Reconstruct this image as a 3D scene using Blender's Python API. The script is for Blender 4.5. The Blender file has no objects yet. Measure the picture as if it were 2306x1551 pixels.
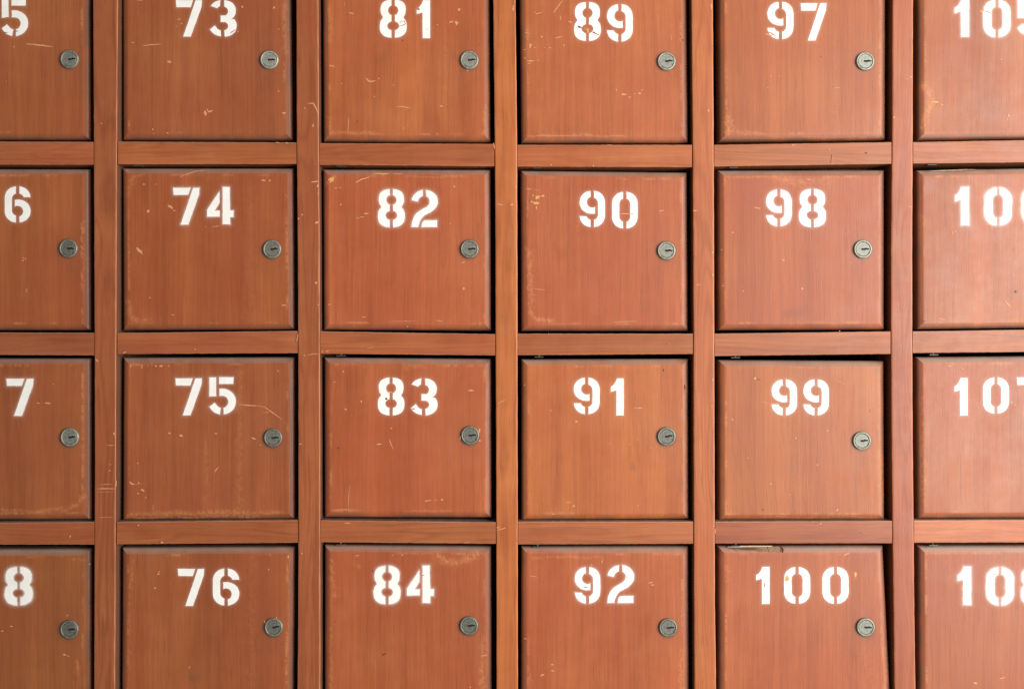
import bpy, math, random
import numpy as np
from mathutils import Vector

# ------------------------------------------------------------------ camera, world, lamps, exposure
SC = bpy.context.scene
COL = SC.collection
S = 0.0005            # metres per photograph pixel on the front plane of the frame
D = 1.0               # camera distance to that plane
ZC = 1.30             # height of the middle of the view
cam = bpy.data.cameras.new("camera")
cam.sensor_width = 36.0
cam.lens = 36.0 * D / (2306 * S)
cam.clip_end = 100.0
cam.clip_start = 0.01
cam_o = bpy.data.objects.new("camera", cam)
cam_o.location = (0, -D, ZC)
cam_o.rotation_euler = (math.radians(90), 0, 0)
COL.objects.link(cam_o)
SC.camera = cam_o

w = bpy.data.worlds.new("World")
SC.world = w
w.use_nodes = True
bg = w.node_tree.nodes["Background"]
bg.inputs["Color"].default_value = (1.0, 0.965, 0.91, 1)
bg.inputs["Strength"].default_value = 0.245


def area(name, loc, target, size, size_y, power, color):
    li = bpy.data.lights.new(name, 'AREA')
    li.shape = 'RECTANGLE'
    li.size = size
    li.size_y = size_y
    li.energy = power
    li.color = color
    o = bpy.data.objects.new(name, li)
    o.location = loc
    d = Vector(target) - Vector(loc)
    o.rotation_euler = d.to_track_quat('-Z', 'Y').to_euler()
    COL.objects.link(o)
    return o


area("window_light", (2.0, -1.75, ZC + 0.10), (0.2, 0, ZC - 0.05), 1.9, 2.1, 150, (1.0, 0.97, 0.92))

SC.view_settings.view_transform = 'Standard'
SC.view_settings.look = 'None'
SC.view_settings.exposure = 0.0
SC.view_settings.gamma = 1.0
SC.render.engine = 'CYCLES'
SC.cycles.max_bounces = 6
SC.cycles.use_denoising = False

# ------------------------------------------------------------------ helpers
R = random.Random(11)


def W(px, py, y=0.0):
    """photograph pixel -> point on the plane y metres behind the face of the frame"""
    k = (D + y) / D
    return ((px - 1153) * S * k, y, ZC - (py - 775.5) * S * k)


def value_noise(x, y, seed):
    rs = np.random.RandomState(seed)
    T = rs.rand(64, 64)
    xi = np.floor(x).astype(int)
    yi = np.floor(y).astype(int)
    fx = x - xi
    fy = y - yi
    fx = fx * fx * (3 - 2 * fx)
    fy = fy * fy * (3 - 2 * fy)
    a = T[xi % 64, yi % 64]
    b = T[(xi + 1) % 64, yi % 64]
    c = T[xi % 64, (yi + 1) % 64]
    d = T[(xi + 1) % 64, (yi + 1) % 64]
    return (a * (1 - fx) + b * fx) * (1 - fy) + (c * (1 - fx) + d * fx) * fy


def fbm(x, y, seed, octv=3):
    s = 0
    a = 0.5
    n = 0
    for k in range(octv):
        s = s + a * value_noise(x * 2 ** k, y * 2 ** k, seed + k)
        n += a
        a *= 0.5
    return s / n


def link(name, me, parent=None, mats=(), loc=None):
    o = bpy.data.objects.new(name, me)
    COL.objects.link(o)
    if me is not None and hasattr(me, "materials"):
        for m in mats:
            if len(me.materials) < len(mats):
                me.materials.append(m)
    if parent is not None:
        o.parent = parent
    if loc is not None:
        o.location = loc
    return o


def new_mesh(name, verts, faces, smooth=False):
    me = bpy.data.meshes.new(name)
    me.from_pydata([tuple(v) for v in verts], [], [tuple(int(i) for i in f) for f in faces])
    if smooth:
        me.shade_smooth()
    me.update()
    return me


def set_attr(me, name, arr):
    a = me.attributes.new(name, 'FLOAT', 'POINT')
    a.data.foreach_set("value", np.asarray(arr, dtype=np.float32))


# ------------------------------------------------------------------ materials
class NT:
    def __init__(self, name):
        self.m = bpy.data.materials.new(name)
        self.m.use_nodes = True
        self.t = self.m.node_tree
        self.b = self.t.nodes["Principled BSDF"]

    def n(self, kind, **kw):
        nd = self.t.nodes.new(kind)
        for k, v in kw.items():
            setattr(nd, k, v)
        return nd

    def l(self, a, b):
        self.t.links.new(a, b)

    def math(self, op, a, b=None, clamp=False):
        nd = self.n("ShaderNodeMath", operation=op)
        nd.use_clamp = clamp
        for i, v in enumerate((a, b)):
            if v is None:
                continue
            if isinstance(v, (int, float)):
                nd.inputs[i].default_value = v
            else:
                self.l(v, nd.inputs[i])
        return nd.outputs[0]

    def mix(self, f, a, b, blend='MIX'):
        nd = self.n("ShaderNodeMix", data_type='RGBA', blend_type=blend)
        for s, v in ((nd.inputs[0], f), (nd.inputs[6], a), (nd.inputs[7], b)):
            if isinstance(v, (int, float)):
                s.default_value = v
            elif isinstance(v, tuple):
                s.default_value = (*v, 1) if len(v) == 3 else v
            else:
                self.l(v, s)
        return nd.outputs[2]

    def ramp(self, f, p0, p1, v0=0.0, v1=1.0):
        nd = self.n("ShaderNodeMapRange")
        nd.inputs[1].default_value = p0
        nd.inputs[2].default_value = p1
        nd.inputs[3].default_value = v0
        nd.inputs[4].default_value = v1
        self.l(f, nd.inputs[0])
        return nd.outputs[0]

    def noise(self, vec, scale, detail=3, rough=0.55, dist=0.0):
        nd = self.n("ShaderNodeTexNoise")
        nd.inputs["Scale"].default_value = scale
        nd.inputs["Detail"].default_value = detail
        nd.inputs["Roughness"].default_value = rough
        nd.inputs["Distortion"].default_value = dist
        self.l(vec, nd.inputs["Vector"])
        return nd.outputs["Fac"]

    def attr(self, name, kind='GEOMETRY'):
        nd = self.n("ShaderNodeAttribute", attribute_name=name, attribute_type=kind)
        return nd

    def scaled(self, vec, s):
        nd = self.n("ShaderNodeVectorMath", operation='MULTIPLY')
        self.l(vec, nd.inputs[0])
        nd.inputs[1].default_value = s
        return nd.outputs[0]


def wood_material(name, along, figure):
    """stained hardwood: streaks, bands and pores run along one axis of the board"""
    t = NT(name)
    tc = t.n("ShaderNodeTexCoord").outputs["Object"]
    seed = t.attr("seed", 'OBJECT').outputs["Fac"]
    comb = t.n("ShaderNodeCombineXYZ")
    for i, k in enumerate((3.1, 1.7, 2.3)):
        t.l(t.math('MULTIPLY', seed, k), comb.inputs[i])
    add = t.n("ShaderNodeVectorMath", operation='ADD')
    t.l(tc, add.inputs[0])
    t.l(comb.outputs[0], add.inputs[1])
    # a slow sideways drift keeps the streaks from running ruler-straight
    warp = t.n("ShaderNodeTexNoise")
    warp.inputs["Scale"].default_value = 5.0
    warp.inputs["Detail"].default_value = 2.0
    t.l(add.outputs[0], warp.inputs["Vector"])
    wv = t.n("ShaderNodeVectorMath", operation='SUBTRACT')
    t.l(warp.outputs["Color"], wv.inputs[0])
    wv.inputs[1].default_value = (0.5, 0.5, 0.5)
    wadd = t.n("ShaderNodeVectorMath", operation='ADD')
    t.l(add.outputs[0], wadd.inputs[0])
    t.l(t.scaled(wv.outputs[0], (0.022 * figure + 0.004,) * 3), wadd.inputs[1])
    p = wadd.outputs[0]

    def ax(across, al):
        return (across, across, al) if along == 'Z' else (al, across, across)
    fine = t.noise(t.scaled(p, ax(420, 9)), 1.0, 3, 0.6)
    streak = t.noise(t.scaled(p, ax(120, 3.0)), 1.0, 3, 0.55)
    band = t.noise(t.scaled(p, ax(28, 1.2)), 1.0, 2, 0.5, 0.3)
    rings = t.noise(t.scaled(p, ax(34, 2.2)), 1.0, 1, 0.4, 1.2)
    pore = t.noise(t.scaled(p, ax(900, 38)), 1.0, 2, 0.5)
    blot = t.noise(p, 9.0, 3, 0.55)
    mott = t.noise(p, 34.0, 4, 0.65)
    # figure: folded rings give the arching lines of plain-sawn boards
    saw = t.math('FRACT', t.math('MULTIPLY', rings, 9.0))
    saw = t.math('ABSOLUTE', t.math('SUBTRACT', saw, 0.5))
    saw = t.math('MULTIPLY', t.ramp(saw, 0.0, 0.30, 1.0, 0.0), 0.62 * figure)
    f = t.math('MULTIPLY', t.ramp(fine, 0.3, 0.7, -1, 1), 0.19)
    f = t.math('ADD', f, t.math('MULTIPLY', t.ramp(streak, 0.3, 0.7, -1, 1), 0.17))
    f = t.math('ADD', f, t.math('MULTIPLY', t.ramp(band, 0.3, 0.7, -1, 1), 0.27))
    f = t.math('ADD', f, t.math('MULTIPLY', t.ramp(mott, 0.3, 0.7, -1, 1), 0.09))
    f = t.math('ADD', f, 0.5)
    f = t.math('SUBTRACT', f, saw, clamp=True)
    c = t.mix(f, (0.255, 0.062, 0.018), (0.410, 0.114, 0.036))
    # blotchy stain: redder and browner clouds
    c = t.mix(t.ramp(blot, 0.42, 0.72, 0, 0.55), c, (0.315, 0.068, 0.024))
    c = t.mix(t.ramp(blot, 0.45, 0.25, 0, 0.35), c, (0.385, 0.121, 0.038))
    c = t.mix(t.ramp(pore, 0.58, 0.78, 0, 0.34), c, (0.13, 0.034, 0.016))
    tint = t.attr("tint", 'OBJECT').outputs["Color"]
    c = t.mix(1.0, c, tint, 'MULTIPLY')
    # dark handling grime with painted shade, worn finish, white overspray, dust on what faces up
    g = t.attr("grime_shade").outputs["Fac"]
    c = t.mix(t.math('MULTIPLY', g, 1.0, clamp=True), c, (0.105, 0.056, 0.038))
    wr = t.attr("wear").outputs["Fac"]
    c = t.mix(t.math('MULTIPLY', wr, t.ramp(streak, 0.25, 0.6, 0.55, 1.1), clamp=True), c, (0.55, 0.225, 0.085))
    sp = t.attr("spray").outputs["Fac"]
    c = t.mix(t.math('MULTIPLY', sp, 1.0, clamp=True), c, (0.80, 0.77, 0.74))
    geo = t.n("ShaderNodeNewGeometry")
    sep = t.n("ShaderNodeSeparateXYZ")
    t.l(geo.outputs["Normal"], sep.inputs[0])
    du = t.math('MULTIPLY', t.ramp(sep.outputs[2], 0.10, 0.45, 0.0, 0.62), t.ramp(mott, 0.25, 0.6, 0.5, 1.0), clamp=True)
    c = t.mix(du, c, (0.30, 0.235, 0.195))
    t.l(c, t.b.inputs["Base Color"])
    rg = t.math('ADD', t.ramp(mott, 0.3, 0.7, 0.40, 0.54), t.math('MULTIPLY', wr, 0.15))
    t.l(rg, t.b.inputs["Roughness"])
    t.b.inputs["Specular IOR Level"].default_value = 0.46
    bmp = t.n("ShaderNodeBump")
    bmp.inputs["Strength"].default_value = 0.16
    bmp.inputs["Distance"].default_value = 0.0006
    h = t.math('ADD', t.math('MULTIPLY', fine, 0.6), t.math('MULTIPLY', mott, 0.5))
    h = t.math('SUBTRACT', h, t.math('MULTIPLY', t.ramp(pore, 0.6, 0.72), 0.5))
    t.l(h, bmp.inputs["Height"])
    t.l(bmp.outputs[0], t.b.inputs["Normal"])
    return t.m


def plain(name, col, rough=0.6, metallic=0.0, var=0.12, scale=120, spec=0.4, tinted=False):
    t = NT(name)
    tc = t.n("ShaderNodeTexCoord").outputs["Object"]
    nz = t.noise(tc, scale, 4, 0.6)
    lo = tuple(x * (1 - var) for x in col)
    hi = tuple(min(1, x * (1 + var)) for x in col)
    c = t.mix(t.ramp(nz, 0.3, 0.7), lo, hi)
    if tinted:
        c = t.mix(1.0, c, t.attr("tint", 'OBJECT').outputs["Color"], 'MULTIPLY')
    t.l(c, t.b.inputs["Base Color"])
    t.l(t.ramp(nz, 0.3, 0.7, rough - 0.06, rough + 0.06), t.b.inputs["Roughness"])
    t.b.inputs["Metallic"].default_value = metallic
    t.b.inputs["Specular IOR Level"].default_value = spec
    return t.m


def stencil_paint():
    t = NT("stencil_paint")
    tc = t.n("ShaderNodeTexCoord").outputs["Object"]
    a = t.noise(tc, 70, 3, 0.6)
    b = t.noise(t.scaled(tc, (900, 900, 160)), 1.0, 2, 0.6)
    c = t.mix(t.ramp(a, 0.3, 0.7), (0.77, 0.755, 0.71), (0.87, 0.86, 0.83))
    thin = t.math('MULTIPLY', t.ramp(b, 0.60, 0.78, 0, 0.30), t.ramp(a, 0.58, 0.36))
    c = t.mix(thin, c, (0.50, 0.26, 0.15))
    t.l(c, t.b.inputs["Base Color"])
    t.b.inputs["Roughness"].default_value = 0.55
    return t.m


M_DOOR = wood_material("door_wood", 'Z', 0.18)
M_POST = wood_material("post_wood", 'Z', 0.75)
M_RAIL = wood_material("rail_wood", 'X', 0.55)
M_INSIDE = plain("compartment_wood", (0.22, 0.085, 0.045), 0.75)
M_WHITE = stencil_paint()
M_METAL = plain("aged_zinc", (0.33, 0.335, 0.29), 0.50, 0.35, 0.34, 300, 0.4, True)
M_KEY = plain("keyway_dark", (0.012, 0.010, 0.009), 0.7)
M_BARE = plain("bare_wood_scratch", (0.58, 0.265, 0.140), 0.7, 0, 0.10, 400)
M_TAN = plain("yellow_bare_wood", (0.58, 0.31, 0.115), 0.7, 0, 0.15, 400)
M_STAIN = plain("stained_wood_showing", (0.42, 0.150, 0.070), 0.6, 0, 0.15, 400)
M_DIRT = plain("dark_nick", (0.11, 0.045, 0.028), 0.7, 0, 0.15, 400)
M_GREY = plain("weathered_splinter", (0.24, 0.135, 0.075), 0.85, 0, 0.35, 500)
M_PALE = plain("lit_splinter_edge", (0.60, 0.45, 0.33), 0.8, 0, 0.2, 500)  # pale tone paints the light caught along the broken top edge
MARKS = [M_BARE, M_TAN, M_STAIN, M_DIRT]

# ------------------------------------------------------------------ measured outlines (photograph pixels)
YS = [-110, 0, 320, 560, 750, 985, 1175, 1360, 1551, 1660]
POST_L = {   # left and right edge at those heights
    0: ([208, 209, 211, 211.5, 212.5, 213, 213, 212, 211.5, 211], [266, 265, 263, 262, 261.5, 260.5, 260, 259.5, 258.5, 258]),
    1: ([666, 667, 668, 670, 671, 671.5, 671.5, 671, 669.5, 669], [717, 717, 718, 719.5, 720, 721, 721, 721, 721, 721]),
    2: ([1109, 1110.5, 1114, 1115.5, 1116, 1117, 1117.5, 1118, 1118, 1118], [1160.5, 1161, 1164.5, 1165, 1165.5, 1165.5, 1166, 1166, 1166.5, 1167]),
    3: ([1556, 1557, 1560, 1561, 1562, 1562, 1562.5, 1563, 1564, 1564], [1605, 1605.7, 1607.7, 1608.5, 1609, 1609.5, 1610, 1610.5, 1613, 1614]),
    4: ([2010, 2010, 2009, 2006.5, 2006.5, 2008, 2010, 2012, 2014.5, 2015], [2057, 2056.7, 2056, 2055, 2055, 2056, 2058, 2059.5, 2062, 2063]),
    -1: ([-236] * 10, [-184] * 10),
    5: ([2455] * 10, [2503] * 10),
}
# rails: per gap and column  (top left, top right, bottom left, bottom right)
RAILS = {
    1: [(318, 319.5, 370, 371), (318.5, 320.5, 369.7, 368.7), (322.5, 324, 371, 374.5), (326, 326, 375, 376.5), (326, 320, 375, 369), (320, 313, 368.5, 364)],
    2: [(748, 749, 798, 800), (749.5, 745, 797, 795), (746, 752, 796.4, 800), (751, 751, 799.7, 797), (751, 746, 801.4, 797), (746, 740, 795, 791)],
    3: [(1178, 1175, 1226, 1226), (1175, 1171, 1225.5, 1222), (1171, 1175.6, 1220.5, 1224), (1174, 1174, 1225.5, 1224), (1174, 1172.5, 1223.5, 1223), (1171, 1170, 1222, 1221)],
    0: [(-106, -106, -56, -56)] * 6,
    4: [(1601, 1601, 1651, 1651)] * 6,
}
# door outlines: left top, left bottom, right top, right bottom, top left, top right, bottom left, bottom right
DOORS = {
    (0, 0): (-172, -172, 203, 203.5, -45, -45, 315.5, 315.5),
    (0, 1): (277, 278, 655, 659.5, -45, -46, 315.5, 316),
    (0, 2): (727, 729, 1103, 1105, -45, -45, 318.5, 320.8),
    (0, 3): (1170, 1174, 1546, 1549.5, -42, -42, 322.5, 322.5),
    (0, 4): (1617, 1618.5, 1994, 1993.5, -44, -46, 320, 315.5),
    (0, 5): (2064, 2064, 2440, 2440, -46, -50, 316.6, 311),
    (1, 0): (-172, -172, 203, 204.5, 381, 381.5, 743.4, 743.6),
    (1, 1): (277.5, 278, 662, 664.5, 379.5, 379.5, 743.6, 742),
    (1, 2): (728, 729.5, 1105, 1106.5, 382, 382.6, 742.5, 744.5),
    (1, 3): (1172.5, 1174, 1547.5, 1549, 384.5, 388.5, 745, 745),
    (1, 4): (1615, 1616, 1990.5, 1990, 384.5, 383.5, 743.5, 742),
    (1, 5): (2062.5, 2063, 2440, 2440, 384, 377, 741.5, 737),
    (2, 0): (-172, -172, 206, 206, 806.5, 806.5, 1170, 1169),
    (2, 1): (278.5, 277.5, 664, 664.5, 805, 804, 1170, 1168),
    (2, 2): (731, 731, 1107, 1107, 804.6, 807.8, 1164, 1164.5),
    (2, 3): (1174.5, 1174.5, 1550, 1551, 809, 807.7, 1170, 1168),
    (2, 4): (1617, 1617, 1990.5, 1991.5, 810.5, 812.8, 1170.5, 1170),
    (2, 5): (2062, 2064, 2440, 2440, 804, 801, 1166.5, 1165),
    (3, 0): (-172, -172, 206, 206, 1235.5, 1235, 1596, 1596),
    (3, 1): (277, 275, 665, 662, 1232, 1230, 1596, 1594),
    (3, 2): (731.5, 731, 1106.5, 1108, 1226.5, 1229.5, 1594, 1596),
    (3, 3): (1174, 1173, 1550.5, 1551.5, 1230, 1229.5, 1596, 1596),
    (3, 4): (1616, 1618, 1988, 2004, 1229, 1228, 1596, 1596),
    (3, 5): (2065.5, 2068, 2440, 2440, 1228, 1227, 1595, 1594),
}
NUM = {(r, c): str(65 + 8 * c + r) for r in range(4) for c in range(6)}
# digits: left, right, top, bottom
DIG = {
    (0, 0): [(-78, -19, -2, 82), (3.5, 63, -2, 81.7)],
    (0, 1): [(396, 454.7, 1, 83), (471.6, 533, 1, 82.5)],
    (0, 2): [(854.9, 915.8, 0, 85.5), (938.4, 968.6, 1.2, 86.8)],
    (0, 3): [(1292.8, 1353, 5.5, 92.6), (1367, 1424.8, 10, 94.3)],
    (0, 4): [(1728.5, 1787, 4.3, 88.5), (1803.5, 1861, 8, 91.3)],
    (0, 5): [(2149.8, 2181.7, 0, 83), (2214.4, 2274.8, .8, 84.3), (2291.5, 2351, -2, 81)],
    (1, 0): [(-76, -17, 420, 502), (11.3, 69.2, 420, 501.5)],
    (1, 1): [(389.8, 449, 423, 506), (465.8, 526, 421, 505)],
    (1, 2): [(851, 911.5, 426, 512), (927, 986.2, 428, 511.3)],
    (1, 3): [(1305.4, 1362.5, 429.5, 511.3), (1378.3, 1436, 432, 514.6)],
    (1, 4): [(1725, 1782.6, 427, 509.5), (1799, 1859.8, 426, 511.3)],
    (1, 5): [(2151.8, 2181.7, 422, 506.5), (2217.7, 2278, 423, 507), (2301.5, 2360, 422, 506)],
    (2, 0): [(-77, -18, 852, 935), (14.3, 75.5, 852.5, 936)],
    (2, 1): [(394.4, 454, 851.7, 934.7), (470.8, 530.7, 849, 933)],
    (2, 2): [(850.9, 910.7, 850, 934.7), (924, 985.4, 851.7, 934)],
    (2, 3): [(1292, 1350.4, 850, 932), (1375.8, 1404.5, 851.7, 934.7)],
    (2, 4): [(1738, 1795, 854, 934.7), (1809.7, 1866.8, 854, 934.7)],
    (2, 5): [(2149.8, 2179, 851, 935), (2214, 2272, 849.7, 930.5), (2290.6, 2350, 850, 933)],
    (3, 0): [(-76, -17, 1276, 1361), (10.6, 73.6, 1275.5, 1361.7)],
    (3, 1): [(400.8, 460, 1279.7, 1363.4), (479.5, 539, 1279, 1362.4)],
    (3, 2): [(841, 902, 1273.4, 1359.7), (916, 976.6, 1272.7, 1357)],
    (3, 3): [(1294.4, 1351.6, 1276, 1358), (1368, 1428.5, 1271.7, 1356.6)],
    (3, 4): [(1702.8, 1733, 1275.5, 1358.7), (1765.8, 1824.3, 1276, 1358.4), (1852, 1910.8, 1276, 1358.4)],
    (3, 5): [(2157, 2186.6, 1276, 1360.4), (2221.4, 2282.4, 1276.7, 1361.7), (2299.5, 2360, 1276.7, 1361)],
}
SPRAY = {(3, 0): 1.0, (1, 5): 0.9, (3, 5): 0.85, (1, 2): 0.55, (3, 2): 0.7, (1, 4): 0.4, (3, 3): 0.45, (0, 5): 0.6, (1, 1): 0.5, (2, 0): 0.45, (2, 1): 0.4}
LOCK = {
    (0, 0): (155.4, 133.3), (0, 1): (606.2, 134.6), (0, 2): (1057, 135.3), (0, 3): (1501.3, 137.8), (0, 4): (1949.3, 137.6), (0, 5): (2396, 136),
    (1, 0): (153.4, 559.3), (1, 1): (612, 561), (1, 2): (1057.3, 560.6), (1, 3): (1501.3, 564), (1, 4): (1943.3, 561), (1, 5): (2394, 561),
    (2, 0): (156.4, 984.3), (2, 1): (614, 985.5), (2, 2): (1058.6, 980), (2, 3): (1501.3, 982.5), (2, 4): (1941.8, 992.3), (2, 5): (2395, 985),
    (3, 0): (155.4, 1416.6), (3, 1): (616, 1411.6), (3, 2): (1056, 1408.3), (3, 3): (1504.9, 1412.9), (3, 4): (1949.4, 1411.3), (3, 5): (2397, 1412),
}
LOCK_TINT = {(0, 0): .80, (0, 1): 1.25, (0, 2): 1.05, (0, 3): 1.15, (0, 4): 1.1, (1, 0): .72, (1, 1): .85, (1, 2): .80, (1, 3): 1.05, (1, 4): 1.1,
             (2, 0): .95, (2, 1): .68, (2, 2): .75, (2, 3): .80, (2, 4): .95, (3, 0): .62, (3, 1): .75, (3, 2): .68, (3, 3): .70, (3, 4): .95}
DOOR_TINT = {
    (0, 0): (.97, 1.05, 1.05), (0, 1): (.93, .98, 1.05), (0, 2): (1.03, 1.06, 1.05), (0, 3): (1.04, 1.05, 1.08), (0, 4): (1.02, 1.05, 1.05), (0, 5): (.98, 1.03, 1.05),
    (1, 0): (.94, .98, .95), (1, 1): (.98, .97, .95), (1, 2): (1.05, .98, 1.05), (1, 3): (1.04, .99, 1.1), (1, 4): (1.02, .98, 1.02), (1, 5): (.98, 1.0, 1.06),
    (2, 0): (.90, .95, .97), (2, 1): (.90, .92, .97), (2, 2): (1.00, .96, 1.0), (2, 3): (1.12, 1.20, 1.09), (2, 4): (1.06, 1.13, 1.06), (2, 5): (1.0, 1.02, 1.1),
    (3, 0): (.84, .94, .86), (3, 1): (.90, .93, .92), (3, 2): (.95, .91, .97), (3, 3): (1.03, .98, 1.03), (3, 4): (1.0, .97, 1.1), (3, 5): (.98, .98, 1.1),
}
POST_TINT = {-1: (1, 1, 1), 0: (.88, .94, 1.0), 1: (.93, 1.0, 1.04), 2: (1.24, 1.34, 1.12), 3: (1.16, 1.24, 1.15), 4: (.98, .97, 1.12), 5: (1, 1, 1)}  # board tones, partly carrying the light's falloff across the wall

# ------------------------------------------------------------------ marks seen on the wood, in enlarged-tile pixels
Z4 = 580 / 2306.0
MK = {}
MK[(0, 0)] = [('l', [(230, 395), (300, 400), (380, 410), (470, 420)], 14), ('l', [(1275, 412), (1350, 402), (1440, 397)], 9), ('b', 1518, 555, 26, 12, 20),
    ('b', 1838, 1012, 15, 30, -20), ('b', 1880, 1000, 28, 9, -12), ('b', 1860, 990, 20, 6, 60), ('l', [(1580, 178), (1625, 172)], 7), ('b', 1625, 215, 9, 6), ('b', 1578, 238, 9, 4),
    ('b', 1500, 1192, 8, 8), ('b', 1372, 1195, 5, 8), ('b', 1368, 1160, 6, 10), ('b', 2170, 65, 9, 9), ('l', [(1215, 0), (1280, 10)], 6), ('b', 908, 1107, 8, 8),
    ('b', 2130, 287, 7, 6), ('b', 1190, 383, 14, 6, 10), ('b', 55, 730, 5, 6), ('b', 125, 420, 5, 12), ('l', [(2060, 302), (2110, 268)], 10, 2),
    ('l', [(45, 158), (105, 162)], 9, 2), ('l', [(30, 292), (75, 296)], 6, 3), ('b', 150, 280, 10, 5, 0, 3)]
MK[(1, 0)] = [('b', 148, 72, 10, 14, 30), ('b', 835, 120, 25, 7, 10), ('l', [(775, 25), (783, 60)], 5), ('b', 1805, 90, 17, 15), ('b', 1735, 200, 20, 8), ('b', 1782, 210, 16, 24),
    ('b', 665, 592, 30, 6, 8), ('l', [(968, 700), (1000, 732), (1055, 725)], 16), ('b', 1085, 705, 9, 7), ('b', 1218, 765, 6, 6), ('b', 1045, 868, 7, 7), ('b', 755, 748, 7, 5),
    ('l', [(1238, 960), (1290, 955), (1370, 972)], 9), ('b', 1645, 953, 18, 8), ('l', [(812, 1050), (812, 1110), (806, 1190)], 7), ('b', 1305, 1150, 9, 8), ('b', 235, 1015, 18, 12),
    ('b', 188, 818, 10, 7), ('l', [(450, 930), (500, 925), (525, 970), (540, 1020)], 13), ('b', 425, 970, 12, 5, 40), ('b', 497, 1125, 8, 16), ('b', 190, 265, 10, 4), ('b', 1610, 225, 8, 6),
    ('l', [(1255, 240), (1295, 232), (1325, 218), (1318, 192), (1285, 195), (1272, 215)], 8, 2), ('b', 1440, 85, 20, 12, 30, 2), ('b', 1430, 68, 14, 5, 20, 2), ('b', 1300, 365, 6, 7, 0, 3),
    ('b', 1980, 403, 5, 5, 0, 3), ('b', 893, 1087, 6, 6, 0, 3), ('b', 1520, 265, 5, 4, 0, 3), ('b', 2288, 80, 8, 34), ('b', 1880, 635, 10, 5), ('b', 180, 1279, 22, 5), ('b', 260, 1281, 14, 5), ('b', 2118, 1310, 5, 40)]
MK[(2, 0)] = [('l', [(425, 5), (385, 60), (340, 120)], 10), ('l', [(165, 105), (190, 128), (250, 112)], 7), ('l', [(400, 135), (412, 190)], 9), ('l', [(475, 195), (512, 206)], 14),
    ('l', [(80, 288), (130, 310)], 8), ('b', 237, 332, 10, 10), ('l', [(350, 345), (425, 328)], 8), ('b', 135, 412, 13, 22, 10), ('b', 85, 445, 14, 5), ('b', 175, 430, 10, 5),
    ('b', 440, 408, 12, 5), ('b', 310, 430, 14, 5), ('b', 265, 430, 4, 8), ('l', [(110, 550), (172, 545)], 12), ('b', 85, 520, 12, 6), ('b', 205, 545, 9, 5), ('b', 125, 570, 14, 5),
    ('l', [(1388, 300), (1400, 370)], 7), ('b', 1500, 360, 10, 7, 30, 3), ('b', 975, 848, 26, 9), ('b', 1025, 873, 16, 6), ('b', 905, 808, 6, 12), ('b', 1070, 842, 10, 5),
    ('b', 1112, 840, 14, 9), ('b', 1133, 808, 10, 6), ('b', 1730, 990, 9, 14), ('b', 1757, 60, 8, 32), ('l', [(560, 232), (592, 252), (640, 262)], 14, 2), ('l', [(690, 288), (755, 318)], 12, 2),
    ('b', 640, 262, 34, 22, 20, 2), ('b', 650, 275, 10, 24, 0, 1), ('b', 575, 245, 12, 14, 0, 3), ('b', 705, 292, 12, 8, 0, 3), ('l', [(120, 1215), (600, 1219)], 4), ('l', [(850, 1219), (990, 1219)], 4),
    ('l', [(2240, 303), (2306, 322)], 12, 1), ('l', [(810, 1299), (865, 1298)], 4), ('b', 700, 1487, 8, 8), ('b', 1770, 400, 5, 12), ('b', 320, 1478, 14, 5)]
MK[(3, 0)] = [('l', [(14, 285), (45, 300), (82, 322)], 14, 2), ('l', [(75, 216), (140, 210)], 5, 2), ('l', [(1935, 96), (1970, 106), (2012, 122)], 11, 2), ('b', 1922, 104, 14, 9, 20, 1),
    ('l', [(605, 788), (660, 785)], 6), ('b', 40, 682, 9, 6), ('b', 120, 682, 8, 4), ('b', 12, 785, 8, 5), ('b', 2100, 535, 7, 10), ('b', 2235, 632, 5, 5),
    ('l', [(1475, 912), (1540, 918)], 15, 1), ('b', 1568, 940, 16, 6, 30), ('b', 2165, 1040, 8, 18, -10), ('l', [(2140, 1050), (2220, 1030)], 4), ('b', 2155, 1070, 14, 4),
    ('b', 1145, 1052, 12, 6), ('b', 1295, 690, 12, 7), ('b', 1265, 705, 8, 5), ('b', 240, 1300, 24, 5), ('b', 560, 1340, 8, 7), ('l', [(590, 1380), (580, 1460)], 3), ('b', 490, 505, 6, 6, 0, 3), ('b', 895, 1370, 10, 6, 0, 3)]
MK[(0, 1)] = [('b', 212, 800, 9, 5), ('b', 206, 822, 10, 8), ('b', 230, 808, 7, 8), ('l', [(245, 1070), (235, 1110)], 6), ('l', [(1610, 75), (1680, 45), (1750, 22), (1830, 12)], 8),
    ('b', 1290, 140, 13, 7), ('b', 1328, 380, 13, 17, 30), ('b', 1525, 340, 34, 13, 28), ('b', 1560, 374, 14, 6), ('b', 1248, 732, 36, 15, 40), ('b', 1270, 758, 8, 12), ('l', [(1900, 522), (1965, 510)], 6),
    ('b', 1840, 520, 5, 4), ('b', 1545, 1308, 16, 4), ('b', 1340, 1155, 9, 7), ('b', 1395, 140, 6, 5)]
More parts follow.
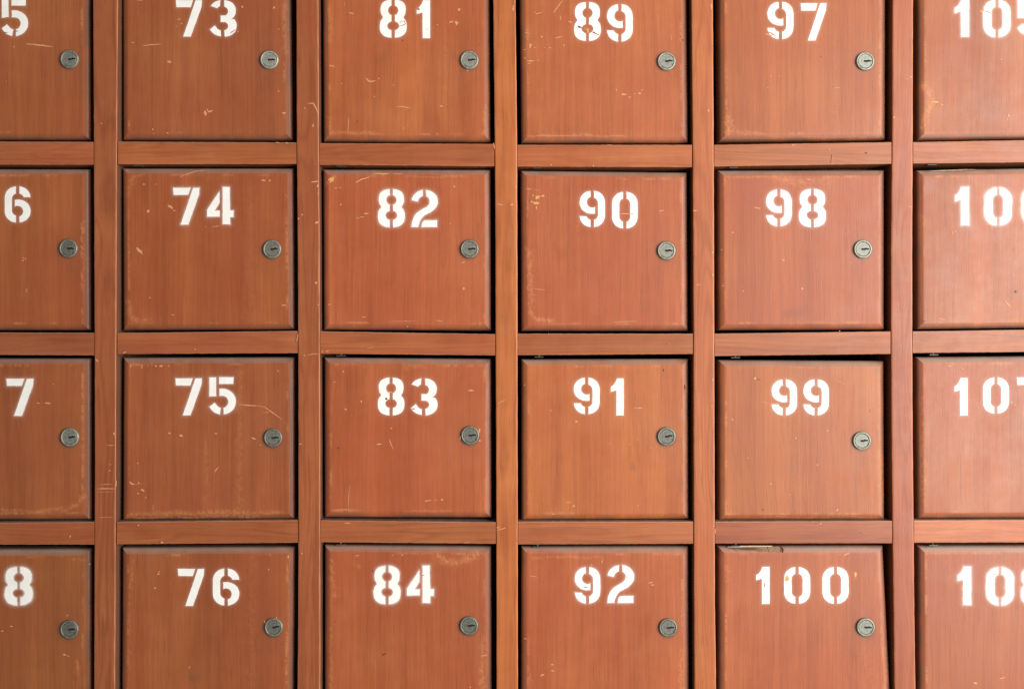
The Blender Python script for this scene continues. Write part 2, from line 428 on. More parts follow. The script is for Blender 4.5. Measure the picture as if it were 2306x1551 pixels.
MK[(1, 1)] = [('b', 50, 105, 20, 9, 10), ('b', 108, 108, 9, 10), ('l', [(875, 125), (930, 95), (1005, 75)], 13), ('l', [(1025, 52), (1070, 42), (1120, 48), (1180, 42)], 11, 1), ('l', [(1210, 48), (1300, 45)], 6),
    ('b', 660, 95, 32, 22, -20, 1), ('b', 650, 120, 12, 8, 0, 0), ('l', [(480, 120), (545, 112)], 14), ('b', 540, 150, 8, 22), ('b', 543, 222, 7, 9), ('b', 530, 480, 18, 13), ('b', 398, 412, 9, 9), ('b', 367, 447, 6, 9),
    ('b', 975, 402, 26, 7), ('b', 935, 433, 26, 5), ('b', 895, 442, 20, 3), ('b', 745, 322, 8, 8), ('b', 700, 175, 20, 4), ('b', 740, 170, 15, 4), ('b', 1762, 160, 12, 8),
    ('l', [(1822, 846), (1858, 832)], 9), ('b', 1845, 1075, 11, 15, 20), ('b', 1725, 490, 4, 10), ('b', 640, 1215, 16, 5), ('b', 545, 1220, 8, 6), ('l', [(212, 1224), (258, 1217)], 11), ('l', [(827, 1360), (827, 1390)], 5),
    ('b', 950, 1328, 30, 3), ('b', 1345, 1412, 10, 5), ('l', [(1160, 1367), (1420, 1362)], 4), ('l', [(1590, 1355), (1660, 1368)], 6), ('l', [(1400, 75), (1700, 80)], 3),
    ('b', 2170, 320, 30, 5), ('b', 2280, 322, 18, 8), ('b', 525, 1022, 10, 12), ('b', 355, 1510, 4, 40)]
MK[(2, 1)] = [('b', 200, 255, 26, 18, -20, 1), ('b', 248, 245, 20, 12, -15, 1), ('b', 185, 308, 32, 16, 10, 1), ('b', 150, 295, 14, 8, 0, 0), ('b', 190, 350, 6, 18, 0, 1), ('b', 160, 240, 8, 6, 0, 1), ('l', [(95, 182), (155, 182)], 6),
    ('l', [(165, 185), (215, 190)], 4), ('l', [(165, 1075), (270, 1085)], 5), ('l', [(155, 1125), (190, 1138)], 4), ('l', [(292, 1335), (298, 1378)], 9), ('b', 1315, 375, 26, 5), ('b', 1295, 380, 6, 8),
    ('l', [(935, 402), (1030, 404)], 10, 1), ('b', 1048, 402, 9, 4, 0, 3), ('l', [(1485, 1090), (1480, 1180)], 5), ('l', [(960, 95), (1010, 92)], 4), ('l', [(1150, 95), (1260, 95)], 4),
    ('l', [(870, 1370), (1100, 1365)], 5), ('b', 1612, 375, 20, 5), ('b', 1768, 750, 11, 9), ('b', 1770, 950, 8, 16), ('b', 1640, 1037, 25, 4), ('b', 1772, 1035, 6, 10), ('l', [(2140, 348), (2195, 358)], 11),
    ('b', 1945, 572, 10, 9), ('b', 1848, 725, 8, 5), ('b', 1860, 1047, 12, 5), ('b', 2040, 1095, 8, 7), ('b', 300, 1478, 6, 4), ('b', 5, 165, 6, 14)]
MK[(3, 1)] = [('b', 150, 818, 18, 8, -15), ('b', 320, 1073, 14, 9), ('l', [(755, 808), (748, 840), (762, 852)], 5), ('b', 2272, 235, 14, 8), ('b', 2215, 245, 10, 5),
    ('l', [(2135, 1180), (2160, 1212), (2190, 1240)], 13), ('b', 1690, 560, 8, 8), ('b', 1665, 570, 4, 16), ('l', [(1545, 1340), (1600, 1355)], 8), ('b', 1410, 1365, 24, 3, 0, 3),
    ('l', [(1270, 335), (1300, 350)], 7), ('l', [(355, 95), (398, 100)], 8), ('b', 2232, 1100, 8, 12, 20, 3), ('b', 655, 1452, 5, 6)]
MK[(0, 2)] = [('b', 345, 547, 14, 5), ('b', 430, 547, 32, 8), ('b', 478, 377, 6, 5), ('b', 868, 165, 18, 7, 35), ('l', [(955, 922), (1025, 925)], 6), ('l', [(970, 1095), (1000, 1097)], 5), ('b', 1020, 820, 12, 12), ('b', 1028, 845, 6, 8),
    ('l', [(870, 1312), (950, 1310), (1028, 1312)], 11), ('l', [(890, 1275), (1000, 1270)], 5), ('l', [(1030, 1305), (1040, 1240)], 13, 1), ('l', [(870, 1340), (1020, 1340)], 3),
    ('b', 1270, 218, 5, 24), ('b', 1320, 215, 4, 5), ('b', 1395, 215, 10, 9), ('b', 1440, 215, 18, 11), ('b', 1508, 213, 10, 5), ('b', 1168, 216, 6, 18),
    ('l', [(2135, 555), (2210, 566), (2306, 570)], 10), ('b', 1515, 815, 16, 8, 15), ('b', 1620, 838, 17, 12), ('b', 1932, 818, 18, 6, 10), ('b', 2270, 862, 26, 8, 15),
    ('l', [(1960, 1115), (1940, 1135), (1918, 1165)], 9), ('b', 1232, 1083, 8, 7), ('l', [(1158, 1248), (1180, 1270), (1210, 1272)], 15), ('l', [(1215, 1270), (1275, 1265)], 5),
    ('b', 1240, 1255, 6, 8), ('b', 1275, 1325, 22, 9, 28), ('b', 1235, 1355, 13, 6), ('b', 1303, 1390, 7, 6), ('l', [(1370, 1450), (1370, 1520)], 4), ('b', 1115, 92, 18, 6, -20), ('b', 1745, 65, 12, 5), ('b', 980, 1150, 10, 5)]
MK[(1, 2)] = [('l', [(0, 570), (60, 580), (110, 615), (160, 650), (220, 695)], 8), ('l', [(40, 632), (110, 628)], 4), ('b', 768, 265, 8, 12), ('b', 690, 357, 16, 4), ('b', 928, 530, 7, 14, -20), ('b', 790, 602, 14, 7, 30),
    ('b', 1910, 432, 28, 8), ('b', 1198, 770, 10, 7), ('b', 1092, 912, 28, 6), ('l', [(1180, 870), (1195, 915), (1215, 960)], 9), ('b', 725, 950, 8, 9, 0, 3), ('l', [(822, 1285), (815, 1400), (812, 1500)], 6),
    ('l', [(650, 1502), (760, 1498), (890, 1500)], 6), ('b', 1525, 1418, 30, 5), ('b', 1592, 1412, 10, 4), ('b', 1652, 1410, 14, 7), ('l', [(425, 128), (414, 110)], 9), ('l', [(440, 118), (500, 105), (560, 105)], 6),
    ('b', 578, 85, 8, 7), ('b', 622, 82, 16, 5, -20), ('l', [(975, 65), (1000, 50), (1040, 48)], 5), ('b', 382, 912, 12, 6), ('b', 1986, 790, 10, 18, 15), ('b', 1990, 882, 13, 7), ('b', 1815, 855, 8, 26),
    ('b', 1152, 508, 14, 9, 0, 3), ('b', 1185, 447, 24, 7, 5, 1), ('b', 1392, 597, 16, 9, 0, 1), ('b', 1400, 600, 8, 5, 0, 3), ('l', [(2145, 555), (2180, 535), (2230, 510)], 6), ('b', 183, 257, 7, 7), ('b', 25, 922, 5, 8)]
MK[(2, 2)] = [('b', 548, 710, 16, 8, -15), ('b', 318, 610, 7, 7), ('l', [(1060, 588), (1100, 592), (1145, 588)], 7), ('b', 1115, 590, 20, 8), ('b', 1098, 872, 8, 6), ('b', 1022, 912, 6, 6), ('b', 845, 908, 9, 4), ('b', 1215, 948, 6, 6),
    ('l', [(455, 1430), (500, 1435)], 6), ('b', 523, 1465, 12, 9), ('b', 1100, 1463, 7, 11, 20), ('b', 85, 383, 8, 7), ('b', 340, 1540, 10, 5), ('b', 1330, 250, 8, 14, 0, 3), ('b', 1768, 335, 7, 12), ('b', 1763, 575, 12, 4),
    ('b', 2148, 325, 13, 14, 0, 1), ('l', [(2165, 330), (2200, 340)], 7, 3), ('l', [(2210, 535), (2260, 548)], 6), ('b', 1945, 692, 14, 6), ('b', 2085, 1037, 8, 5), ('b', 2288, 1268, 9, 7), ('b', 1930, 1515, 7, 6), ('b', 1885, 1515, 5, 4),
    ('b', 2220, 1498, 10, 6, 0, 3), ('b', 1520, 400, 7, 34, 0, 3), ('b', 1375, 20, 6, 5)]
MK[(3, 2)] = [('b', 545, 792, 10, 10), ('b', 265, 858, 8, 8), ('b', 455, 1100, 14, 5, 40), ('b', 35, 1268, 9, 7), ('b', 208, 1362, 8, 5), ('b', 635, 1500, 16, 7, -40), ('b', 1640, 215, 16, 7), ('b', 1758, 240, 8, 8),
    ('b', 2152, 250, 4, 6), ('b', 2195, 540, 14, 8), ('l', [(2020, 480), (2080, 510)], 4), ('b', 2225, 562, 8, 4), ('b', 937, 615, 10, 11, 0, 2), ('l', [(620, 340), (700, 380)], 5), ('b', 1990, 463, 12, 5, 0, 2), ('b', 915, 642, 8, 5)]
MK[(0, 3)] = [('b', 602, 892, 6, 8), ('b', 100, 990, 14, 7), ('b', 20, 1032, 18, 5), ('b', 580, 1242, 18, 8, 15), ('b', 610, 1255, 9, 6), ('l', [(1425, 490), (1415, 525)], 8), ('b', 1418, 522, 13, 6), ('b', 1388, 645, 12, 8, -20),
    ('l', [(1700, 1342), (1685, 1366)], 8), ('b', 1443, 240, 14, 10), ('b', 1233, 88, 8, 10), ('b', 625, 188, 8, 8), ('b', 800, 435, 5, 6), ('l', [(870, 18), (1010, 16)], 4)]
MK[(1, 3)] = [('b', 65, 950, 7, 16), ('b', 170, 912, 6, 8), ('b', 100, 480, 7, 8), ('b', 275, 368, 6, 18), ('b', 395, 340, 8, 7), ('b', 890, 360, 22, 4), ('b', 1205, 355, 8, 4), ('b', 1293, 353, 7, 8), ('b', 1030, 493, 7, 8, 0, 3),
    ('b', 695, 950, 6, 6, 0, 3), ('l', [(1990, 1255), (2060, 1245)], 8), ('l', [(2135, 132), (2220, 110)], 9), ('b', 2150, 108, 20, 6), ('l', [(770, 66), (830, 70)], 8), ('l', [(1840, 245), (1890, 240)], 6), ('b', 1900, 1535, 8, 6),
    ('b', 1130, 1240, 24, 8, -25, 3), ('b', 1480, 535, 14, 4, 0, 2)]
MK[(2, 3)] = [('l', [(125, 535), (200, 548)], 5), ('b', 1210, 600, 22, 5), ('b', 1225, 620, 18, 7), ('b', 333, 1330, 13, 8), ('b', 335, 1385, 16, 6), ('b', 242, 1424, 20, 8, -20), ('b', 778, 410, 6, 22, 15), ('b', 683, 440, 9, 8),
    ('b', 90, 1100, 14, 5), ('b', 2230, 620, 6, 26, 10, 2), ('b', 2256, 715, 4, 6, 0, 3), ('b', 1785, 140, 6, 30), ('b', 635, 640, 24, 4, -10, 3), ('b', 20, 215, 5, 14)]
MK[(3, 3)] = [('b', 793, 525, 13, 28, 0, 1), ('b', 797, 545, 6, 12, 0, 0), ('l', [(690, 375), (705, 350), (750, 330)], 8), ('b', 715, 346, 26, 7, -12), ('b', 655, 350, 10, 4), ('b', 182, 562, 24, 28, 0, 1), ('l', [(95, 590), (155, 582)], 6, 2),
    ('l', [(2002, 520), (2072, 523)], 10, 2), ('b', 485, 72, 14, 4), ('b', 455, 78, 8, 4), ('b', 2100, 1450, 40, 4, -15), ('b', 1865, 1495, 24, 8, 20), ('b', 2252, 635, 5, 8), ('l', [(840, 150), (920, 175)], 3)]
# soft worn or grimy patches: points, radius, strength (negative = grime)
SF = {}
SF[(1, 0)] = [([(640, 60), (655, 180), (665, 260), (645, 380)], 15, .6), ([(635, 1060), (630, 1130)], 16, .7), ([(650, 1192), (1050, 1192)], 9, .6), ([(2036, 950), (2036, 1050), (2030, 1185)], 10, .65),
    ([(245, 60), (245, 450)], 22, .28), ([(1115, 530)], 45, -.22), ([(1685, 100), (1690, 1150)], 9, .2)]
SF[(2, 0)] = [([(120, 1215), (980, 1219)], 8, .5), ([(100, 250), (105, 600)], 32, .22), ([(1900, 1050), (1910, 1180)], 26, .8), ([(1945, 1090), (1950, 1180)], 20, .6), ([(1990, 1175), (2200, 1195)], 15, .6), ([(1200, 1000)], 60, -.1)]
SF[(3, 0)] = [([(1415, 760), (1450, 830), (1470, 930), (1430, 1080), (1412, 1150)], 27, .75), ([(985, 1150), (1020, 1220)], 22, .3), ([(0, 1217), (900, 1225)], 10, .25), ([(600, 50), (620, 1200)], 25, .14), ([(2000, 950)], 90, -.14)]
SF[(0, 1)] = [([(1170, 80), (1160, 150), (1150, 220)], 18, .45), ([(1180, 65), (1290, 55)], 11, .45), ([(1152, 1180), (1160, 1310), (1200, 1348), (1320, 1360)], 24, .62), ([(760, 480), (740, 600)], 12, .4), ([(755, 700), (750, 1100)], 10, .2), ([(620, 870), (640, 910)], 40, -.25), ([(2240, 200), (2230, 1350)], 60, .1)]
SF[(1, 1)] = [([(620, 130), (680, 85)], 20, .7), ([(1040, 40), (1130, 45)], 18, .6), ([(2040, 1365), (2085, 1405)], 10, .4), ([(1120, 600), (1130, 1000)], 40, -.12), ([(648, 200), (648, 1350)], 7, .2)]
SF[(2, 1)] = [([(120, 720), (135, 880), (140, 1050), (140, 1250), (170, 1340), (330, 1370)], 19, .75), ([(1487, 900), (1482, 1200)], 8, .4), ([(1530, 1420)], 14, .4), ([(1890, 120), (1885, 1350)], 12, .14), ([(1190, 1230)], 50, -.14)]
SF[(3, 1)] = [([(90, 88), (250, 130), (450, 110), (560, 140)], 36, .45), ([(350, 90), (480, 95)], 22, .4), ([(1400, 420), (1412, 480)], 20, .4), ([(985, 550), (1005, 860)], 10, .4), ([(200, 1375), (900, 1370)], 8, .25), ([(1650, 1360), (2300, 1365)], 8, .4),
    ([(2222, 1110)], 26, -.5), ([(2190, 1150)], 18, -.35), ([(335, 1250), (190, 1300)], 34, -.28), ([(1800, 590)], 30, -.2), ([(1545, 500), (1540, 1300)], 10, -.12)]
SF[(0, 2)] = [([(0, 1515), (300, 1510), (600, 1505), (700, 1460), (745, 1370)], 14, .6), ([(1150, 1538), (2306, 1532)], 18, .5), ([(2150, 250), (2140, 1500)], 24, .26), ([(1845, 900), (1845, 1500)], 22, .2), ([(2010, 1300), (2010, 1500)], 16, -.2)]
SF[(1, 2)] = [([(0, 1527), (210, 1527)], 14, .5), ([(680, 200), (960, 206)], 7, .5), ([(645, 700), (645, 1500)], 8, .25), ([(1300, 240), (1500, 235)], 10, .35), ([(2040, 1200), (2040, 1490)], 10, .25)]
SF[(2, 2)] = [([(1515, 900), (1530, 1500)], 18, .4), ([(115, 500), (118, 1450)], 10, .3), ([(1500, 1230), (1490, 1330)], 16, -.3), ([(1510, 320), (1520, 460)], 14, -.4), ([(1050, 1100), (1060, 1140)], 16, -.3), ([(700, 220), (1300, 225)], 9, .2)]
SF[(3, 2)] = [([(1020, 960), (1035, 1540)], 16, .45), ([(1402, 480), (1402, 1500)], 10, .35), ([(200, 700), (260, 1500)], 90, .12), ([(1010, 240)], 30, -.3)]
SF[(0, 3)] = [([(1178, 390), (1172, 650)], 12, .5), ([(690, 1320), (690, 1420)], 18, .35), ([(620, 372), (760, 400)], 10, .3), ([(1200, 22), (2300, 18)], 14, .5), ([(1720, 1455)], 38, -.5), ([(2240, 350), (2240, 1500)], 40, .14), ([(1160, 700), (1150, 1500)], 10, .2)]
SF[(1, 3)] = [([(660, 430), (665, 560), (690, 680), (700, 720)], 22, .5), ([(655, 1000), (650, 1550)], 10, .45), ([(1620, 352), (1680, 400), (1790, 440), (1880, 400), (1960, 352)], 24, .72), ([(2030, 1080), (2020, 1180), (2015, 1260)], 20, .6),
    ([(2008, 1300), (2020, 1550)], 22, .6), ([(880, 440), (910, 470)], 18, .4), ([(280, 350), (280, 1400)], 6, .2)]
SF[(2, 3)] = [([(160, 367), (780, 372)], 10, .5), ([(1490, 1200), (1480, 1350), (1470, 1440), (1490, 1550)], 16, .5), ([(128, 1380), (132, 1550)], 14, .55), ([(1885, 460), (1900, 580)], 20, .35), ([(1490, 330), (1525, 400)], 12, .3), ([(420, 900), (430, 1500)], 60, .1)]
SF[(3, 3)] = [([(0, 22), (900, 22)], 12, .3), ([(1065, 1200), (1080, 1500)], 14, .3), ([(780, 510), (800, 560)], 14, .5), ([(1612, 410), (1602, 460)], 10, .3), ([(900, 1200), (930, 1550)], 60, .16)]
TX = [0, 580, 1160, 1726]
TY = [0, 380, 770, 1160]


def tp(tile, x, y):
    k = Z4 if tile[1] < 3 else 0.25207
    return (TX[tile[0]] + x * k, TY[tile[1]] + y * k)


# ------------------------------------------------------------------ doors: surface function shared by the panel and the marks on it
PANEL_Y = 0.0058
PROF_D = np.array([0, .0004, .0010, .0022, .0035, .0048, .0060, .0066, .0073, .0085, 1.0])
PROF_Y = np.array([.0048, .0036, .0025, .00155, .00105, .00062, .00024, .00010, .00003, 0, 0])
WARP = {k: tuple(R.uniform(-.0006, .0008) for _ in range(4)) for k in DOORS}
WARP[(3, 4)] = (0, 0.0004, 0.0006, -0.0022)      # hangs open at its lower right
WARP[(2, 4)] = (0.0004, 0, 0.001, 0.0006)
SEED = {k: 10 + i * 7 for i, k in enumerate(DOORS)}


def door_st(key, px, py, lift=PANEL_Y):
    lt, lb, rt, rb, tl, tr, bl, br = DOORS[key]
    # outlines were measured on the rim of the door, everything else on its nearer face
    px = 1153 + (px - 1153) * (D + lift) / (D + PANEL_Y + 0.004)
    py = 775.5 + (py - 775.5) * (D + lift) / (D + PANEL_Y + 0.004)
    t = 0.5
    s = 0.5
    for _ in range(3):
        left = lt + (lb - lt) * t
        right = rt + (rb - rt) * t
        s = (px - left) / (right - left)
        top = tl + (tr - tl) * s
        bot = bl + (br - bl) * s
        t = (py - top) / (bot - top)
    return s, t


def door_surface(key, s, t):
    """s from left, t from top (0..1) -> world x, y, z"""
    lt, lb, rt, rb, tl, tr, bl, br = DOORS[key]
    s = np.asarray(s, float)
    t = np.asarray(t, float)
    left = lt + (lb - lt) * t
    right = rt + (rb - rt) * t
    top = tl + (tr - tl) * s
    bot = bl + (br - bl) * s
    px = left + (right - left) * s
    py = top + (bot - top) * t
    wd = (right - left) * S
    ht = (bot - top) * S
    d = np.minimum(np.minimum(s * wd, (1 - s) * wd), np.minimum(t * ht, (1 - t) * ht))
    a, b, c, e = WARP[key]
    y = PANEL_Y + np.interp(d, PROF_D, PROF_Y)
    y = y + (a * (1 - s) * (1 - t) + b * (1 - s) * t + c * s * (1 - t) + e * s * t)
    y = y + 0.0005 * (fbm(s * 2.3 + 3, t * 2.3 + 5, SEED[key], 2) - 0.5)
    k = (D + PANEL_Y + 0.004) / D
    f = (D + PANEL_Y + 0.004) / (D + PANEL_Y)
    return (px - 1153) * S * k, y, ZC - (py - 775.5) * S * k, 1153 + (px - 1153) * f, 775.5 + (py - 775.5) * f, d


def which_door(px, py):
    for key, (lt, lb, rt, rb, tl, tr, bl, br) in DOORS.items():
        if min(lt, lb) <= px <= max(rt, rb) and min(tl, tr) <= py <= max(bl, br):
            s, t = door_st(key, px, py)
            if 0.004 < s < 0.996 and 0.004 < t < 0.996:
                return key
    return None


def seg_dist(px, py, pts):
    dmin = np.full(px.shape, 1e9)
    if len(pts) == 1:
        return np.hypot(px - pts[0][0], py - pts[0][1])
    for (x0, y0), (x1, y1) in zip(pts[:-1], pts[1:]):
        dx, dy = x1 - x0, y1 - y0
        u = np.clip(((px - x0) * dx + (py - y0) * dy) / (dx * dx + dy * dy + 1e-9), 0, 1)
        dmin = np.minimum(dmin, np.hypot(px - x0 - u * dx, py - y0 - u * dy))
    return dmin


# ------------------------------------------------------------------ stencil digits (pixel units, y down)
def arc(cx, cy, rx, ry, a0, a1, n=14, e=2.0):
    out = []
    for i in range(n + 1):
        a = math.radians(a0 + (a1 - a0) * i / n)
        c, s_ = math.cos(a), math.sin(a)
        out.append((cx + rx * math.copysign(abs(c) ** (2 / e), c), cy + ry * math.copysign(abs(s_) ** (2 / e), s_)))
    return out


def ga(dx, rx, e=2.0):
    """angle off vertical where a (super)ellipse reaches dx beside its axis"""
    return math.degrees(math.asin(min(1, (dx / rx) ** (e / 2))))


def mirror(poly, wd):
    return [(wd - x, y) for x, y in reversed(poly)]


def turn(poly, wd, ht):
    return [(wd - x, ht - y) for x, y in poly]


def glyphs():
    G = {}
    g = 3.7
    # 8
    cx = 30
    e = 2.5
    up = arc(cx, 22.5, 28, 22.5, -90 - ga(g, 28, e), -90 - 127, 16, e)
    up = [p for p in up if p[1] <= 40]
    lo = arc(cx, 60, 30, 25, -90 - 40, -90 - 180 + ga(g, 30, e), 22, e)
    lo = [p for p in lo if p[1] >= 40.5]
    inl = arc(29.8, 58.5, 13, 10.5, 90 + ga(g, 13), 270 - ga(g, 13), 12)
    inu = arc(30, 24, 11.5, 11.5, 90 + ga(g, 11.5), 270 - ga(g, 11.5), 12)
    h8 = up + lo + inl + inu
    G['8'] = (60, 85, [h8, mirror(h8, 60)])
    # 0
    cx = 28.75
    h0 = arc(cx, 28, 28.75, 28, -90 - ga(4, 28.75, 2.2), -180, 10, 2.2) + arc(cx, 55, 28.75, 28, 180, 90 + ga(4, 28.75, 2.2), 10, 2.2)
    h0 += arc(cx, 56, 12.3, 12.5, 90 + ga(4, 12.3), 180, 5) + arc(cx, 27, 12.3, 12.5, 180, 270 - ga(4, 12.3), 5)
    G['0'] = (57.5, 83, [h0, mirror(h0, 57.5)])
    # 9 and 6
    c9 = arc(28.75, 26, 28.75, 26, -90 - ga(3.9, 28.75), -90 - 180 - 12, 20, 2.1)
    c9 += [(35, 49.5), (35, 36)] + arc(28.9, 25.6, 12.6, 12.6, 62, 270 - ga(3.9, 12.6), 14)
    r9 = arc(28.75, 28, 29, 28, -90 + ga(4, 29, 2.2), 0, 9, 2.2) + arc(28.75, 54, 29, 28, 0, 90 - ga(4, 29, 2.2), 9, 2.2)
    r9 += arc(28.75, 54, 13, 12.5, 90 - ga(4, 13), 0, 5) + arc(28.75, 27.5, 13, 12.5, 0, -90 + ga(4, 13), 5)
    t9 = [(0.3, 57.5), (15, 57.5)] + arc(28.75, 54, 14, 12.5, 160, 90 + ga(3.9, 14), 6) + arc(28.75, 54, 28.75, 28, 90 + ga(3.9, 28.75, 2.2), 166, 9, 2.2)
    G['9'] = (57.75, 82, [c9, r9, t9])
    G['6'] = (57.75, 82, [turn(p, 57.75, 82) for p in (c9, r9, t9)])
    # 7, 1, 4
    G['7'] = (60, 83, [[(0, 0), (39.5, 0), (34.2, 16), (1.3, 16)], [(45.5, .2), (60, 0), (59.2, 14), (57, 21), (34.5, 83), (17, 83), (43.6, 6)]])
    G['1'] = (28.5, 83, [[(13.5, 0), (28.5, 0), (28.5, 83), (12.5, 83), (12.2, 26.5), (6, 28.5), (0, 30), (0, 19), (6, 14.5), (10.5, 8)]])
    G['4'] = (60, 84, [[(28.3, 9.5), (28.3, 36), (17.4, 53.5), (28.5, 53.5), (28.6, 67), (.2, 67), (.4, 51.5)], [(35.2, 0), (50.8, 0), (51.8, 52.8), (60, 53.4), (59.6, 68), (52, 68), (52, 84), (35.2, 84)]])
    # 5
    b5 = [(23, 26)] + arc(29, 55, 31, 29, -84, 90 - 6, 18, 2.05) + [(32.3, 69.6)] + arc(29, 55.5, 14.2, 13.8, 76, -86, 12) + [(23, 42)]
    t5 = [(0, 67), (12, 57.6)] + arc(29, 55, 14.5, 14.5, 150, 100, 5) + [(23.8, 83.8)] + arc(29, 55, 31, 29, 102, 155, 8)
    G['5'] = (60, 84, [[(.2, .8), (15.3, .4), (15.5, 42.7), (.2, 42.9)], [(22.3, 0), (54.8, 0), (54.3, 15), (22.3, 15.2)], b5, t5])
    # 3
    top = arc(29, 24.5, 29, 24.5, 207, 270 - 8, 9) + arc(29, 25.5, 13.6, 13, 247, 212, 5)
    rt = [(33.3, 0)] + arc(30, 24, 29.6, 24, -80, 52, 14, 2.2) + arc(30.5, 58.5, 31, 24.5, -36, 84, 14, 2.2) + [(34, 68.5)]
    rt += arc(29.5, 59, 13, 10.2, 66, -62, 8) + [(25.2, 49.5), (25.2, 35.2), (33.5, 35)] + arc(29.5, 25.5, 12.8, 11.5, 52, -70, 8)
    bt = [(.8, 67), (12.3, 57.4)] + arc(29, 57, 14.5, 12.5, 160, 104, 5) + [(26, 82)] + arc(29, 56, 30, 26, 98, 153, 8)
    G['3'] = (61.5, 82, [top, rt, bt])
    # 2
    tl = arc(29.5, 25, 29.5, 25, 185, 270 - 8, 10) + arc(29, 27, 15, 14, 254, 184, 6)
    s2 = [(32.2, 0)] + arc(30, 25.5, 29.3, 25.5, -82, 38, 14) + [(45.5, 48.5), (36, 53.2), (28, 57.5), (22.5, 63), (18.6, 70), (16, 77), (15, 83), (0, 83), (.6, 74), (2.5, 66), (6.5, 57.5), (12.5, 50.5), (20, 45.5), (28, 41), (35, 36.8), (39.3, 32)]
    s2 += arc(28, 25, 12.6, 12, 20, -64, 8)
    b2 = [(22.6, 83), (23.2, 76), (25.5, 71), (29.5, 68), (57.4, 68), (57.4, 83)]
    G['2'] = (59.5, 83, [tl, s2, b2])
    return G


GL = glyphs()


def refine(poly, step):
    out = []
    n = len(poly)
    for i in range(n):
        x0, y0 = poly[i]
        x1, y1 = poly[(i + 1) % n]
        k = max(1, int(math.hypot(x1 - x0, y1 - y0) / step))
        for j in range(k):
            out.append((x0 + (x1 - x0) * j / k, y0 + (y1 - y0) * j / k))
    return out


def digit_polys(ch, box):
    wd, ht, polys = GL[ch]
    l, r, t, b = box
    out = []
    for p in polys:
        q = []
        for x, y in refine(p, 5):
            q.append((l + x / wd * (r - l) + R.uniform(-.22, .22), t + y / ht * (b - t) + R.uniform(-.22, .22)))
        out.append(q)
    return out


# ------------------------------------------------------------------ builders
def ring_positions(length, step):
    rings = [0, .0004, .0010, .0022, .0035, .0048, .0060, .0066, .0073, .0085]
    n = max(2, int((length - 0.017) / step))
    mid = [0.0085 + (length - 0.017) * i / n for i in range(1, n)]
    return np.array(rings + mid + [length - r for r in reversed(rings)]) / length, len(rings)


